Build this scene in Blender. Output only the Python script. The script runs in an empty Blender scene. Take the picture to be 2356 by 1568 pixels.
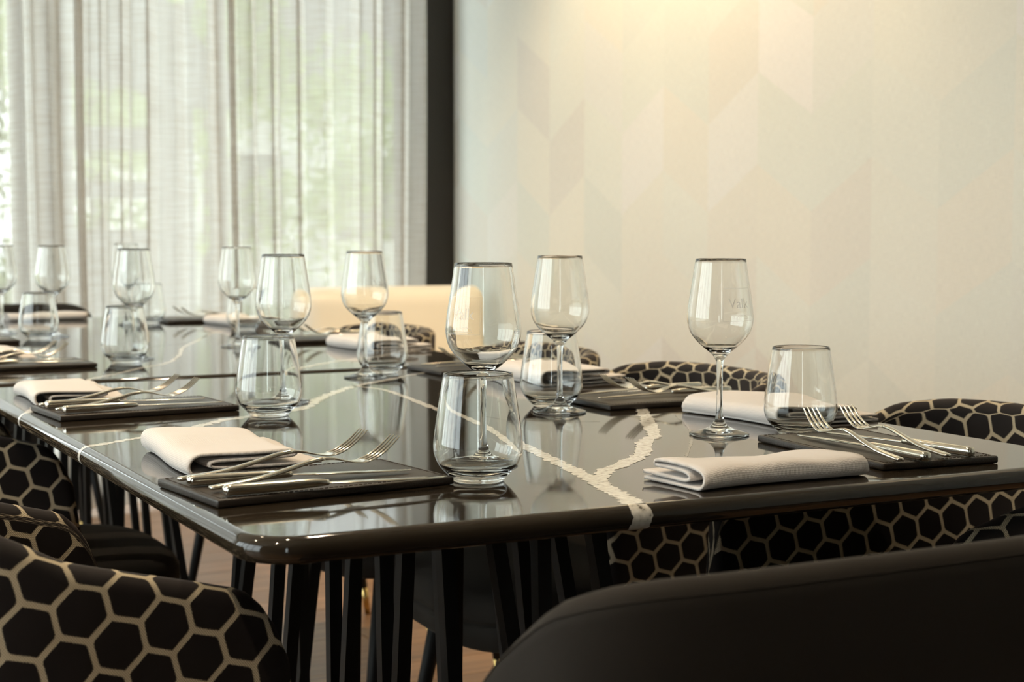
import bpy, bmesh, math, random
from mathutils import Vector, Matrix
sc = bpy.context.scene
COL = sc.collection
R = math.radians
rnd = random.Random(7)

# ---------------------------------------------------------------- camera
cd = bpy.data.cameras.new('camera'); cam = bpy.data.objects.new('camera', cd); COL.objects.link(cam)
cam.location = (-0.4063, -1.2303, 1.0037)
cam.rotation_euler = (R(90 - 4.004), 0, R(-27.542))
cd.sensor_width = 36.0; cd.lens = 36.0 * 3600.0 / 2356.0
cd.clip_start = 0.02
cd.dof.use_dof = True; cd.dof.focus_distance = 1.75; cd.dof.aperture_fstop = 8.0
sc.camera = cam

# ---------------------------------------------------------------- world, daylight, lamps, exposure
SKY = 4.4
w = bpy.data.worlds.new('overcast_sky'); sc.world = w; w.use_nodes = True
bg = w.node_tree.nodes['Background']
bg.inputs['Color'].default_value = (0.90, 0.97, 1.0, 1); bg.inputs['Strength'].default_value = SKY

def portal(name, loc, rot, sx, sy):
    l = bpy.data.lights.new(name, 'AREA'); l.shape = 'RECTANGLE'; l.size = sx; l.size_y = sy
    l.cycles.is_portal = True
    o = bpy.data.objects.new(name, l); COL.objects.link(o); o.location = loc; o.rotation_euler = rot
    return o
portal('daylight_portal', (-3.28, 1.5, 1.45), (0, R(-90), 0), 2.5, 4.6)       # window bank in the left wall


def lamp(loc, power, size=0.022, color=(1.0, 0.72, 0.42), angle=100, aim=None):
    l = bpy.data.lights.new('ceiling_spot', 'SPOT'); l.energy = power; l.color = color
    l.spot_size = R(angle); l.spot_blend = 0.6; l.shadow_soft_size = size
    o = bpy.data.objects.new('ceiling_spot', l); COL.objects.link(o); o.location = loc
    if aim is not None:
        o.rotation_euler = (Vector(aim) - Vector(loc)).to_track_quat('-Z', 'Y').to_euler()
    return o
WARM = (1.0, 0.80, 0.56)
lamp((1.75, 2.75, 2.80), 105, aim=(2.35, 2.75, 1.2))
lamp((1.75, 0.75, 2.80), 36, aim=(2.35, 0.9, 1.1))
for x, y, p in ((0.15, 0.5, 30), (0.85, 1.1, 36), (0.2, 2.2, 40), (0.85, 2.9, 40), (-0.9, -0.55, 55), (-1.2, 1.0, 26)):
    lamp((x, y, 2.82), p, color=WARM)

sc.view_settings.view_transform = 'Standard'; sc.view_settings.look = 'None'
sc.view_settings.gamma = 1.0; sc.view_settings.use_curve_mapping = False
sc.view_settings.exposure = 0.42
sc.cycles.use_denoising = True
sc.cycles.max_bounces = 12; sc.cycles.transmission_bounces = 10; sc.cycles.transparent_max_bounces = 12
sc.cycles.glossy_bounces = 4; sc.cycles.diffuse_bounces = 3
sc.cycles.use_adaptive_sampling = True; sc.cycles.adaptive_threshold = 0.04
sc.cycles.use_light_tree = False
sc.cycles.sample_clamp_indirect = 12.0

# ---------------------------------------------------------------- helpers
def tag(o, label=None, cat=None, group=None, kind=None):
    if label: o['label'] = label
    if cat: o['category'] = cat
    if group: o['group'] = group
    if kind: o['kind'] = kind
    return o
def empty(name, loc=(0, 0, 0), rz=0.0):
    o = bpy.data.objects.new(name, None); COL.objects.link(o); o.location = loc; o.rotation_euler = (0, 0, rz)
    o.empty_display_size = 0.05
    return o
def mesh(name, verts, faces, mat=None, smooth=True, uv=None):
    m = bpy.data.meshes.new(name); m.from_pydata([tuple(v) for v in verts], [], faces)
    if mat: m.materials.append(mat)
    if smooth: m.polygons.foreach_set('use_smooth', [True] * len(m.polygons))
    if uv is not None:
        l = m.uv_layers.new(name='UVMap')
        for lp in m.loops: l.data[lp.index].uv = uv[lp.vertex_index]
    m.update()
    return m
def obj(name, m, parent=None, loc=None, rot=None):
    o = bpy.data.objects.new(name, m); COL.objects.link(o)
    if parent: o.parent = parent
    if loc is not None: o.location = loc
    if rot is not None: o.rotation_euler = rot
    return o
def copy_tree(o, parent=None):
    c = o.copy(); COL.objects.link(c); c.parent = parent
    for ch in list(o.children): copy_tree(ch, c)
    return c
def fix(m):
    bm = bmesh.new(); bm.from_mesh(m); bmesh.ops.recalc_face_normals(bm, faces=bm.faces); bm.to_mesh(m); bm.free()
    return m
class MB:
    def __init__(s): s.v = []; s.f = []
    def add(s, v, f):
        k = len(s.v); s.v += [Vector(p) for p in v]; s.f += [tuple(i + k for i in q) for q in f]
    def box(s, a, b):
        x0, y0, z0 = a; x1, y1, z1 = b
        s.add([(x0, y0, z0), (x1, y0, z0), (x1, y1, z0), (x0, y1, z0), (x0, y0, z1), (x1, y0, z1), (x1, y1, z1), (x0, y1, z1)],
              [(0, 3, 2, 1), (4, 5, 6, 7), (0, 1, 5, 4), (1, 2, 6, 5), (2, 3, 7, 6), (3, 0, 4, 7)])
    def bar(s, p, q, w, d, up=Vector((0, 0, 1))):
        p = Vector(p); q = Vector(q); t = (q - p).normalized()
        a = t.cross(up)
        if a.length < 1e-4: a = t.cross(Vector((1, 0, 0)))
        a.normalize(); b = a.cross(t)
        v = []
        for c in (p, q):
            for i, j in ((-1, -1), (1, -1), (1, 1), (-1, 1)): v.append(c + a * (i * w / 2) + b * (j * d / 2))
        s.add(v, [(3, 2, 1, 0), (4, 5, 6, 7), (0, 1, 5, 4), (1, 2, 6, 5), (2, 3, 7, 6), (3, 0, 4, 7)])
    def tube(s, pts, rad, n=10):
        pts = [Vector(p) for p in pts]
        if not isinstance(rad, (list, tuple)): rad = [rad] * len(pts)
        rings = []
        for i, p in enumerate(pts):
            t = (pts[min(i + 1, len(pts) - 1)] - pts[max(i - 1, 0)]).normalized()
            ref = Vector((0, 0, 1)) if abs(t.z) < .9 else Vector((1, 0, 0))
            a = t.cross(ref).normalized(); b = a.cross(t)
            rings.append([p + (a * math.cos(k * 2 * math.pi / n) + b * math.sin(k * 2 * math.pi / n)) * rad[i] for k in range(n)])
        s.loft(rings)
    def loft(s, rings, cap=True, closed=True):
        n = len(rings[0]); v = [p for r in rings for p in r]; f = []
        for i in range(len(rings) - 1):
            for k in range(n if closed else n - 1):
                k2 = (k + 1) % n
                f.append((i * n + k, i * n + k2, (i + 1) * n + k2, (i + 1) * n + k))
        if cap:
            f.append(tuple(reversed(range(n)))); f.append(tuple(range((len(rings) - 1) * n, len(rings) * n)))
        s.add(v, f)
    def build(s, name, mat, parent=None, smooth=False, loc=None):
        return obj(name, fix(mesh(name, s.v, s.f, mat, smooth)), parent, loc)
    def mesh(s, name, mat, smooth=False): return fix(mesh(name, s.v, s.f, mat, smooth))
def bevel(o, wd, seg=2):
    m = o.modifiers.new('bevel', 'BEVEL'); m.width = wd; m.segments = seg; m.limit_method = 'ANGLE'; m.angle_limit = R(40)
    return o
def lathe(prof, n=48, mat=None, name='lathe'):
    v = []; f = []; idx = []
    for r, z in prof:
        if r < 1e-6: idx.append([len(v)]); v.append((0, 0, z))
        else:
            idx.append(list(range(len(v), len(v) + n)))
            v += [(r * math.cos(2 * math.pi * k / n), r * math.sin(2 * math.pi * k / n), z) for k in range(n)]
    for a, b in zip(idx[:-1], idx[1:]):
        for k in range(n):
            k2 = (k + 1) % n
            if len(a) == 1 and len(b) == 1: continue
            if len(a) == 1: f.append((a[0], b[k2], b[k]))
            elif len(b) == 1: f.append((a[k], a[k2], b[0]))
            else: f.append((a[k], a[k2], b[k2], b[k]))
    return fix(mesh(name, v, f, mat))
def crom(pts, n=6, closed=False):
    pts = [Vector(p) for p in pts]; out = []
    for i in range(len(pts) - 1):
        p0 = pts[max(i - 1, 0)]; p1 = pts[i]; p2 = pts[i + 1]; p3 = pts[min(i + 2, len(pts) - 1)]
        for k in range(n):
            t = k / n
            out.append(0.5 * ((2 * p1) + (p2 - p0) * t + (2 * p0 - 5 * p1 + 4 * p2 - p3) * t * t + (3 * p1 - p0 - 3 * p2 + p3) * t ** 3))
    out.append(pts[-1]); return out
def lerp_tab(tab, x):
    for (a, va), (b, vb) in zip(tab[:-1], tab[1:]):
        if x <= b: return va + (vb - va) * max(0, (x - a)) / (b - a)
    return tab[-1][1]

# ---------------------------------------------------------------- materials
class NT:
    def __init__(s, name):
        s.m = bpy.data.materials.new(name); s.m.use_nodes = True; s.t = s.m.node_tree; s.t.nodes.clear()
        s.out = s.t.nodes.new('ShaderNodeOutputMaterial')
    def n(s, typ, _props=None, **inp):
        nd = s.t.nodes.new('ShaderNode' + typ)
        for k, v in (_props or {}).items(): setattr(nd, k, v)
        for k, v in inp.items():
            key = int(k[1:]) if k[0] == 'i' and k[1:].isdigit() else k.replace('_', ' ')
            s.set(nd, key, v)
        return nd
    def set(s, nd, key, v):
        sock = nd.inputs[key]
        if isinstance(v, bpy.types.Node): v = v.outputs[0]
        if isinstance(v, bpy.types.NodeSocket): s.t.links.new(v, sock)
        else:
            if isinstance(v, (tuple, list)) and len(v) == 3 and sock.type == 'RGBA': v = (*v, 1)
            sock.default_value = v
    def math(s, op, a, b=None, c=None):
        nd = s.t.nodes.new('ShaderNodeMath'); nd.operation = op
        for i, v in enumerate((a, b, c)):
            if v is not None: s.set(nd, i, v)
        return nd.outputs[0]
    def vmath(s, op, a, b=None):
        nd = s.t.nodes.new('ShaderNodeVectorMath'); nd.operation = op
        s.set(nd, 0, a)
        if b is not None: s.set(nd, 1, b)
        return nd
    def mix(s, fac, a, b, typ='MIX'):
        nd = s.t.nodes.new('ShaderNodeMix'); nd.data_type = 'RGBA'; nd.blend_type = typ
        s.set(nd, 0, fac); s.set(nd, 6, a); s.set(nd, 7, b); return nd.outputs[2]
    def ramp(s, fac, stops):
        nd = s.t.nodes.new('ShaderNodeValToRGB'); s.set(nd, 0, fac); cr = nd.color_ramp
        while len(cr.elements) < len(stops): cr.elements.new(0.5)
        for e, (p, c) in zip(cr.elements, stops):
            e.position = p; e.color = (*c, 1) if len(c) == 3 else c
        return nd.outputs[0]
    def noise(s, scale, detail=3, vec=None, rough=.5):
        nd = s.n('TexNoise', Scale=scale, Detail=detail, Roughness=rough)
        if vec is not None: s.set(nd, 'Vector', vec)
        return nd
    def bump(s, h, strength=.3, dist=.001):
        return s.n('Bump', Height=h, Strength=strength, Distance=dist)
    def pbr(s, **k):
        b = s.n('BsdfPrincipled', **k); s.t.links.new(b.outputs[0], s.out.inputs[0]); return b
    def surf(s, nd): s.t.links.new(nd.outputs[0], s.out.inputs[0]); return s.m
def objc(t): return t.n('TexCoord').outputs['Object']
def geo(t): return t.n('NewGeometry').outputs['Position']

def simple(name, col, rough=.5, metal=0., bump=None, **k):
    t = NT(name); kw = dict(Base_Color=col, Roughness=rough, Metallic=metal)
    kw.update(k)
    if bump:
        nz = t.noise(bump[0], 4, objc(t)); kw['Normal'] = t.bump(nz.outputs[0], bump[1], bump[2])
    t.pbr(**kw); return t.m

M = {}
def make_marble():
    t = NT('black_marble'); p = geo(t)
    n1 = t.noise(9, 6, p); n2 = t.noise(60, 3, p)
    c = t.mix(n1.outputs[0], (.016, .012, .008), (.038, .028, .018))
    r = t.math('MULTIPLY_ADD', n2.outputs[0], .04, .035)
    t.pbr(Base_Color=c, Roughness=r, IOR=1.52, Specular_IOR_Level=.5); return t.m
M['marble'] = make_marble()
def make_vein():
    t = NT('marble_vein_white'); p = geo(t)
    n = t.noise(160, 4, p); c = t.ramp(n.outputs[0], [(.30, (.12, .105, .08)), (.40, (.62, .58, .50)), (.7, (.84, .80, .72))])
    t.pbr(Base_Color=c, Roughness=.08, IOR=1.52); return t.m
M['vein'] = make_vein()
def make_thin_vein():
    t = NT('marble_vein_thin'); n = t.noise(120, 3, geo(t))
    c = t.ramp(n.outputs[0], [(.3, (.03, .025, .018)), (.7, (.34, .29, .22))])
    t.pbr(Base_Color=c, Roughness=.08, IOR=1.52); return t.m
M['thinvein'] = make_thin_vein()
M['blackmetal'] = simple('black_powder_coated_metal', (.010, .009, .008), .5, 0, (900, .15, .0003), Specular_IOR_Level=.2)
M['steel'] = simple('polished_steel', (.80, .76, .66), .13, 1.0, (30, .03, .0005))
M['brass'] = simple('brass', (.62, .43, .16), .25, 1.0)
def make_glass():
    t = NT('clear_glass'); t.pbr(Base_Color=(.99, 1, .99), Roughness=0., IOR=1.48, Transmission_Weight=1.0); return t.m
M['glass'] = make_glass()
def make_etch():
    t = NT('frosted_etching')
    return t.surf(t.n('MixShader', i0=.45, i1=t.n('BsdfTransparent'), i2=t.n('BsdfDiffuse', Color=(.9, .9, .86))))
M['etch'] = make_etch()
def make_leather():
    t = NT('dark_brown_leather'); p = objc(t)
    v = t.n('TexVoronoi', Scale=700, Vector=p); n = t.noise(40, 3, p)
    h = t.math('ADD', v.outputs[0], t.math('MULTIPLY', n.outputs[0], .5))
    c = t.mix(n.outputs[0], (.016, .011, .007), (.034, .024, .016))
    t.pbr(Base_Color=c, Roughness=.42, Normal=t.bump(h, .35, .0006)); return t.m
M['leather'] = make_leather()
M['thread'] = simple('brown_thread', (.05, .035, .022), .8)
def make_napkin():
    t = NT('cream_linen'); uv = t.n('TexCoord').outputs['UV']
    s = t.n('SeparateXYZ', Vector=uv)
    K = 2 * math.pi / .0032
    a = t.math('SINE', t.math('MULTIPLY', t.math('ADD', s.outputs[0], s.outputs[1]), K))
    b = t.math('SINE', t.math('MULTIPLY', t.math('SUBTRACT', s.outputs[0], s.outputs[1]), K))
    wv = t.math('MULTIPLY', a, b)
    wv01 = t.math('MULTIPLY_ADD', wv, .5, .5)
    c = t.mix(wv01, (.68, .61, .55), (.87, .81, .76))
    t.pbr(Base_Color=c, Roughness=.85, Sheen_Weight=.25, Normal=t.bump(wv01, .5, .0006)); return t.m
M['napkin'] = make_napkin()
def make_hex(name, tilt):
    t = NT(name); uv = t.n('TexCoord').outputs['UV']
    wob = t.noise(14, 2, uv)
    wv = t.n('VectorMath', {'operation': 'SCALE'}); t.set(wv, 0, t.vmath('SUBTRACT', wob.outputs['Color'], (.5, .5, .5))); wv.inputs['Scale'].default_value = .006
    uv2 = t.vmath('ADD', uv, wv)
    mp = t.n('Mapping', Vector=uv2); mp.inputs['Scale'].default_value = (1 / .0455, 1 / .0455, 1); mp.inputs['Rotation'].default_value = (0, 0, R(tilt))
    s3 = math.sqrt(3)
    def cell(v):
        md = t.vmath('WRAP', v); md.inputs[1].default_value = (.5, s3 / 2, 1); md.inputs[2].default_value = (-.5, -s3 / 2, -1)
        return md
    A = cell(mp); B = cell(t.vmath('SUBTRACT', mp, (.5, s3 / 2, 0)))
    la = t.vmath('LENGTH', t.vmath('MULTIPLY', A, (1, 1, 0))).outputs['Value']; lb = t.vmath('LENGTH', t.vmath('MULTIPLY', B, (1, 1, 0))).outputs['Value']
    sel = t.math('LESS_THAN', la, lb)
    mx = t.n('Mix', {'data_type': 'VECTOR'}); t.set(mx, 0, sel); t.set(mx, 4, B); t.set(mx, 5, A)
    g = t.vmath('ABSOLUTE', mx.outputs[1])
    gx = t.n('SeparateXYZ', Vector=g).outputs[0]
    dt = t.vmath('DOT_PRODUCT', g, (.5, s3 / 2, 0)).outputs['Value']
    dist = t.math('SMOOTH_MAX', gx, dt, .10)
    fz = t.noise(900, 2, uv)
    dist = t.math('ADD', dist, t.math('MULTIPLY_ADD', fz.outputs[0], .05, -.025))
    line = t.n('MapRange', {'interpolation_type': 'SMOOTHSTEP'}, Value=dist); line.inputs[1].default_value = .425; line.inputs[2].default_value = .455
    sx = t.n('SeparateXYZ', Vector=uv); K = 2 * math.pi / .0022
    wa = t.math('SINE', t.math('MULTIPLY', sx.outputs[0], K)); wb = t.math('SINE', t.math('MULTIPLY', sx.outputs[1], K * .8))
    wv = t.math('MULTIPLY_ADD', t.math('MULTIPLY', wa, wb), .5, .5)
    gold = t.mix(wv, (.27, .215, .135), (.86, .74, .53))
    n2 = t.noise(26, 4, uv); n3 = t.noise(1400, 2, uv)
    vel = t.mix(n2.outputs[0], (.0075, .006, .0065), (.020, .015, .0135))
    vel = t.mix(t.math('MULTIPLY', n3.outputs[0], .5), vel, (.004, .003, .003))
    c = t.mix(line.outputs[0], vel, gold)
    pile = t.math('SUBTRACT', 1.0, line.outputs[0])
    h = t.math('ADD', t.math('MULTIPLY', pile, 1.0), t.math('ADD', t.math('MULTIPLY', n3.outputs[0], .25), t.math('MULTIPLY', t.math('MULTIPLY', wv, line.outputs[0]), .25)))
    t.pbr(Base_Color=c, Roughness=.75, Specular_IOR_Level=.25, Sheen_Weight=t.math('MULTIPLY', pile, .35), Sheen_Roughness=.45, Sheen_Tint=(.35, .28, .25, 1), Normal=t.bump(h, .8, .0012)); return t.m
M['hex'] = make_hex('honeycomb_velvet', -14)
def make_velvet():
    t = NT('plain_dark_velvet'); p = objc(t)
    n1 = t.noise(7, 4, p); n2 = t.noise(1200, 2, p); n3 = t.noise(150, 3, p)
    c = t.mix(n1.outputs[0], (.018, .015, .012), (.036, .030, .024))
    c = t.mix(t.math('MULTIPLY', n3.outputs[0], .5), c, (.024, .020, .017))
    t.pbr(Base_Color=c, Roughness=.8, Specular_IOR_Level=.15, Sheen_Weight=.10, Sheen_Roughness=.4, Sheen_Tint=(.5, .42, .33, 1), Normal=t.bump(n2.outputs[0], .4, .0006)); return t.m
M['velvet'] = make_velvet()
def make_wallpaper():
    t = NT('beige_chevron_wallpaper'); s = t.n('SeparateXYZ', Vector=geo(t))
    W, RH, AMP, Y0, Z0 = .2463, .262, .137, 1.947, 1.458
    q = t.math('DIVIDE', t.math('SUBTRACT', s.outputs[1], Y0), W)
    c = t.math('FLOOR', q); tri = t.math('PINGPONG', q, 1.0)
    row = t.math('FLOOR', t.math('DIVIDE', t.math('SUBTRACT', s.outputs[2], t.math('MULTIPLY_ADD', tri, -AMP, Z0)), RH))
    cb = t.n('CombineXYZ', X=c, Y=row); wn = t.n('TexWhiteNoise', {'noise_dimensions': '2D'}, Vector=cb)
    base = t.ramp(wn.outputs[0], [(0, (.645, .625, .575)), (.25, (.70, .68, .605)), (.5, (.68, .69, .63)), (.75, (.64, .655, .60)), (1, (.72, .705, .67))])
    # woven texture
    wv = t.n('CombineXYZ', X=t.math('MULTIPLY', s.outputs[1], 40), Y=t.math('MULTIPLY', s.outputs[2], 700))
    wh = t.n('CombineXYZ', X=t.math('MULTIPLY', s.outputs[1], 700), Y=t.math('MULTIPLY', s.outputs[2], 40))
    na = t.noise(1, 0, wv); nb = t.noise(1, 0, wh); nc = t.noise(1.7, 1, geo(t))
    ww = t.math('ADD', na.outputs[0], nb.outputs[0])
    k = t.math('MULTIPLY_ADD', ww, .14, .86)
    k = t.math('MULTIPLY', k, t.math('MULTIPLY_ADD', nc.outputs[0], .08, .96))
    kc = t.n('CombineColor', Red=k, Green=k, Blue=k)
    col = t.mix(1.0, base, kc, 'MULTIPLY')
    t.pbr(Base_Color=col, Roughness=.85); return t.m
M['wallpaper'] = make_wallpaper()
M['plaster'] = simple('off_white_plaster', (.80, .77, .70), .9, 0, (60, .1, .001))
M['darkwall'] = simple('darkened_unseen_wall', (.10, .075, .05), .6, 0, (12, .2, .002))  # unseen walls: dimness put into the colour so glass reflects a dark room
M['darkwood'] = simple('dark_stained_frame', (.017, .013, .009), .55, 0, (40, .2, .001))
def make_floor():
    t = NT('oak_plank'); oi = t.n('ObjectInfo'); p = objc(t)
    mp = t.n('Mapping', Vector=p); mp.inputs['Scale'].default_value = (1.2, 26, 1)
    of = t.vmath('ADD', mp, t.n('CombineXYZ', X=t.math('MULTIPLY', oi.outputs['Random'], 37), Y=t.math('MULTIPLY', oi.outputs['Random'], 91)))
    n = t.noise(1.6, 6, of, .6)
    c = t.ramp(n.outputs[0], [(.3, (.16, .078, .032)), (.55, (.27, .138, .058)), (.8, (.36, .20, .092))])
    k = t.math('MULTIPLY_ADD', oi.outputs['Random'], .35, .8); kc = t.n('CombineColor', Red=k, Green=k, Blue=k)
    t.pbr(Base_Color=t.mix(1.0, c, kc, 'MULTIPLY'), Roughness=.42, Normal=t.bump(n.outputs[0], .12, .001)); return t.m
M['oak'] = make_floor()
M['subfloor'] = simple('dark_joint', (.04, .026, .016), .8)
def make_curtain():
    t = NT('sheer_linen'); s = t.n('SeparateXYZ', Vector=t.n('TexCoord').outputs['UV'])
    a = t.n('CombineXYZ', X=t.math('MULTIPLY', s.outputs[0], 5), Y=t.math('MULTIPLY', s.outputs[1], 170))
    b = t.n('CombineXYZ', X=t.math('MULTIPLY', s.outputs[0], 320), Y=t.math('MULTIPLY', s.outputs[1], 4))
    na = t.noise(1, 4, a, .6); nb = t.noise(1, 3, b)
    slub = t.math('MULTIPLY_ADD', nb.outputs[0], .4, t.math('MULTIPLY', na.outputs[0], .8))
    open_ = t.n('MapRange', Value=slub); open_.inputs[1].default_value = .38; open_.inputs[2].default_value = .80; open_.inputs[3].default_value = .27; open_.inputs[4].default_value = .07
    col = t.ramp(slub, [(.44, (.80, .775, .73)), (.72, (.56, .51, .45))])
    body = t.n('MixShader', i0=.55, i1=t.n('BsdfDiffuse', Color=col), i2=t.n('BsdfTranslucent', Color=col))
    return t.surf(t.n('MixShader', i0=open_.outputs[0], i1=body, i2=t.n('BsdfTransparent')))
M['curtain'] = make_curtain()
def make_pane():
    t = NT('window_glass')
    return t.surf(t.n('MixShader', i0=.06, i1=t.n('BsdfTransparent', Color=(.97, .99, .98)), i2=t.n('BsdfGlossy', Roughness=0.)))
M['pane'] = make_pane()
M['cream'] = simple('cream_leather', (.86, .79, .66), .38, 0, (180, .08, .0008))
M['greypaint'] = simple('grey_painted_timber', (.085, .088, .09), .8, 0, (12, .2, .004))
M['whitewall'] = simple('pale_render', (.70, .70, .68), .9, 0, (8, .2, .004))
M['stone'] = simple('pale_paving', (.50, .49, .46), .9, 0, (6, .2, .004))
M['lawn'] = simple('lawn', (.11, .16, .045), 1, 0, (3, .4, .02))
def make_leaf():
    t = NT('fresh_leaf'); oi = t.noise(1.1, 3, geo(t))
    c = t.ramp(oi.outputs[0], [(.3, (.18, .30, .05)), (.7, (.46, .58, .14))])
    return t.surf(t.n('MixShader', i0=.5, i1=t.n('BsdfDiffuse', Color=c), i2=t.n('BsdfTranslucent', Color=c)))
M['leaf'] = make_leaf()
M['bark'] = simple('bark', (.11, .08, .055), .9, 0, (30, .6, .01))

# ---------------------------------------------------------------- room shell
XW, XL, YB, YF, ZC = 2.30, -3.20, 4.80, -3.4, 2.90
def slab(name, a, b, mat, parent=None, kind='structure'):
    mb = MB(); mb.box(a, b); o = mb.build(name, mat, parent)
    if kind and not parent: o['kind'] = kind
    return o
slab('wall_right', (XW, YF, 0), (XW + .15, 4.50, ZC), M['wallpaper'])
slab('wall_front', (XL, YF - .15, 0), (-1.78, YF, ZC), M['darkwall'])
slab('wall_front', (-1.38, YF - .15, 0), (XW, YF, ZC), M['darkwall'])
slab('trim_4', (-1.78, YF - .15, 2.55), (-1.38, YF, ZC), M['darkwall'])
door1 = empty('door_1', (-1.58, YF - .08, 0)); door1['kind'] = 'structure'
for a_, b_ in (((-.20, -.03, 0), (-.15, .03, 2.55)), ((.15, -.03, 0), (.20, .03, 2.55)), ((-.15, -.03, 0), (.15, .03, .18)), ((-.15, -.03, 2.46), (.15, .03, 2.55))):
    mb = MB(); mb.box(a_, b_); mb.build('door_frame', M['darkwood'], door1)
mb = MB(); mb.box((-.15, -.004, .18), (.15, .004, 2.46)); mb.build('pane', M['pane'], door1)
slab('ceiling', (XL - .2, YF - .2, ZC), (XW + .2, YB + .3, ZC + .15), M['plaster'])
slab('baseboard_right', (XW - .015, YF, 0), (XW, 4.48, .09), M['darkwood'])
slab('trim_1', (2.17, 4.46, 0), (XW + .15, 4.62, ZC), M['darkwood'])      # dark post in the corner
slab('wall_corner', (XW, 4.62, 0), (XW + .15, YB, ZC), M['plaster'])
# floor with separate planks
fl = MB(); fl.box((XL - .2, YF - .2, -.12), (XW + .2, YB + .2, -.016)); floor = fl.build('floor', M['subfloor']); floor['kind'] = 'structure'
PW, PLn = .145, 2.1
pm = MB(); pm.box((-PLn / 2, -PW / 2 + .0012, -.016), (PLn / 2, PW / 2 - .0012, 0)); plank_mesh = pm.mesh('plank', M['oak'])
yy = -1.2; r_ = 0
while yy < YB - .05:
    xx = XL + (r_ * .73 % 1.0) * PLn - PLn / 2
    while xx < XW + .2:
        if XL - .5 < xx + PLn / 2 and xx - PLn / 2 < XW:
            o = obj('plank', plank_mesh, floor, (xx + PLn / 2 - .002, yy, 0)); o.scale.x = .9985
        xx += PLn
    yy += PW; r_ += 1
# back wall: parapet, head and window with mullions
slab('wall_back', (XL - .1, YB, 0), (XW + .15, YB + .16, .10), M['plaster'])
slab('trim_2', (XL - .1, YB, 2.78), (XW + .15, YB + .16, ZC), M['plaster'])
win1 = empty('window_1', (0, YB + .06, .10)); win1['kind'] = 'structure'
for x in (-3.15, -1.9, -.65, .35, 1.45, 2.25):
    mb = MB(); mb.box((x - .028, -.03, 0), (x + .028, .03, 2.68)); mb.build('mullion', M['greypaint'], win1)
xs = (-3.15, -1.9, -.65, .35, 1.45, 2.25)
for a, b in zip(xs[:-1], xs[1:]):
    mb = MB(); mb.box((a + .028, -.004, .03), (b - .028, .004, 2.65)); mb.build('pane', M['pane'], win1)
for z in (0, 2.64):
    mb = MB(); mb.box((-3.15, -.03, z), (2.25, .03, z + .04)); mb.build('rail', M['greypaint'], win1)
# left wall with a bank of windows
slab('wall_left', (XL - .16, YF, 0), (XL, YB, .20), M['plaster'])
slab('trim_3', (XL - .16, YF, 2.70), (XL, YB, ZC), M['plaster'])
slab('wall_left', (XL - .16, 3.80, .20), (XL, YB, 2.70), M['plaster'])
slab('wall_left', (XL - .16, YF, .20), (XL, -.80, 2.70), M['darkwall'])  # unseen near end, darkened like the front wall
win2 = empty('window_2', (XL - .08, 0, .20)); win2['kind'] = 'structure'
ys = (-.77, .15, 1.05, 1.95, 2.85, 3.77)
for y in ys:
    mb = MB(); mb.box((-.03, y - .035, 0), (.03, y + .035, 2.5)); mb.build('mullion', M['darkwood'], win2)
for a, b in zip(ys[:-1], ys[1:]):
    mb = MB(); mb.box((-.004, a + .035, 0), (.004, b - .035, 2.5)); mb.build('pane', M['pane'], win2)

# ---------------------------------------------------------------- sheer curtains
def curtain(x0, x1, y, seed, label, lam=.088, amp=.042, lean=0.0):
    rr = random.Random(seed)
    folds = []; x = x0
    while x < x1:
        l = lam * rr.uniform(.65, 1.5); folds.append((x, l, amp * rr.uniform(.5, 1.25), rr.choice((.2, .4, .6, 1.0, 1.5)))); x += l
    tot = folds[-1][0] + folds[-1][1] - x0; k = (x1 - x0) / tot
    prof = []; arc = 0; last = None
    for fx, l, a, om in folds:
        for i in range(14):
            th = 2 * math.pi * i / 14
            p = (x0 + (fx - x0 + l * i / 14 + om * l * .16 * math.sin(2 * th)) * k, a * math.sin(th))
            if last: arc += math.hypot(p[0] - last[0], p[1] - last[1])
            prof.append((p[0], p[1], arc)); last = p
    nz = 14; v = []; uv = []; f = []
    ph = [rr.uniform(0, 6.28) for _ in range(3)]
    for j in range(nz + 1):
        z = .025 + (2.80 - .025) * j / nz
        for px, py, a in prof:
            t = j / nz
            dx = .012 * math.sin(px * 7 + z * 1.3 + ph[0]) * (1 - t) + lean * (1 - t) * (x1 - px) / (x1 - x0)
            v.append((px + dx, y + py * (1.05 - .25 * t) + .010 * math.sin(px * 11 + z * 2 + ph[1]), z)); uv.append((a, z))
    n = len(prof)
    for j in range(nz):
        for i in range(n - 1): f.append((j * n + i, j * n + i + 1, (j + 1) * n + i + 1, (j + 1) * n + i))
    o = obj('sheer_curtain', mesh('sheer_curtain', v, f, M['curtain'], True, uv))
    tag(o, label, 'curtain', 'sheer linen curtains')
    return o
curtain(.645, 2.135, 4.36, 3, 'wide sheer linen curtain hanging beside the dark corner post')
curtain(-3.1, -.80, 4.42, 31, 'sheer linen curtain farther left along the same window')
curtain(-.75, .70, 4.49, 11, 'sheer linen curtain gathered at the picture\'s far left edge', lam=.075, amp=.05, lean=.05)
rail = MB(); rail.box((XL, 4.34, 2.80), (2.17, 4.44, 2.83)); o = rail.build('curtain_rail', M['blackmetal']); tag(o, 'slim dark ceiling rail carrying the sheer curtains', 'curtain rail')

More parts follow.
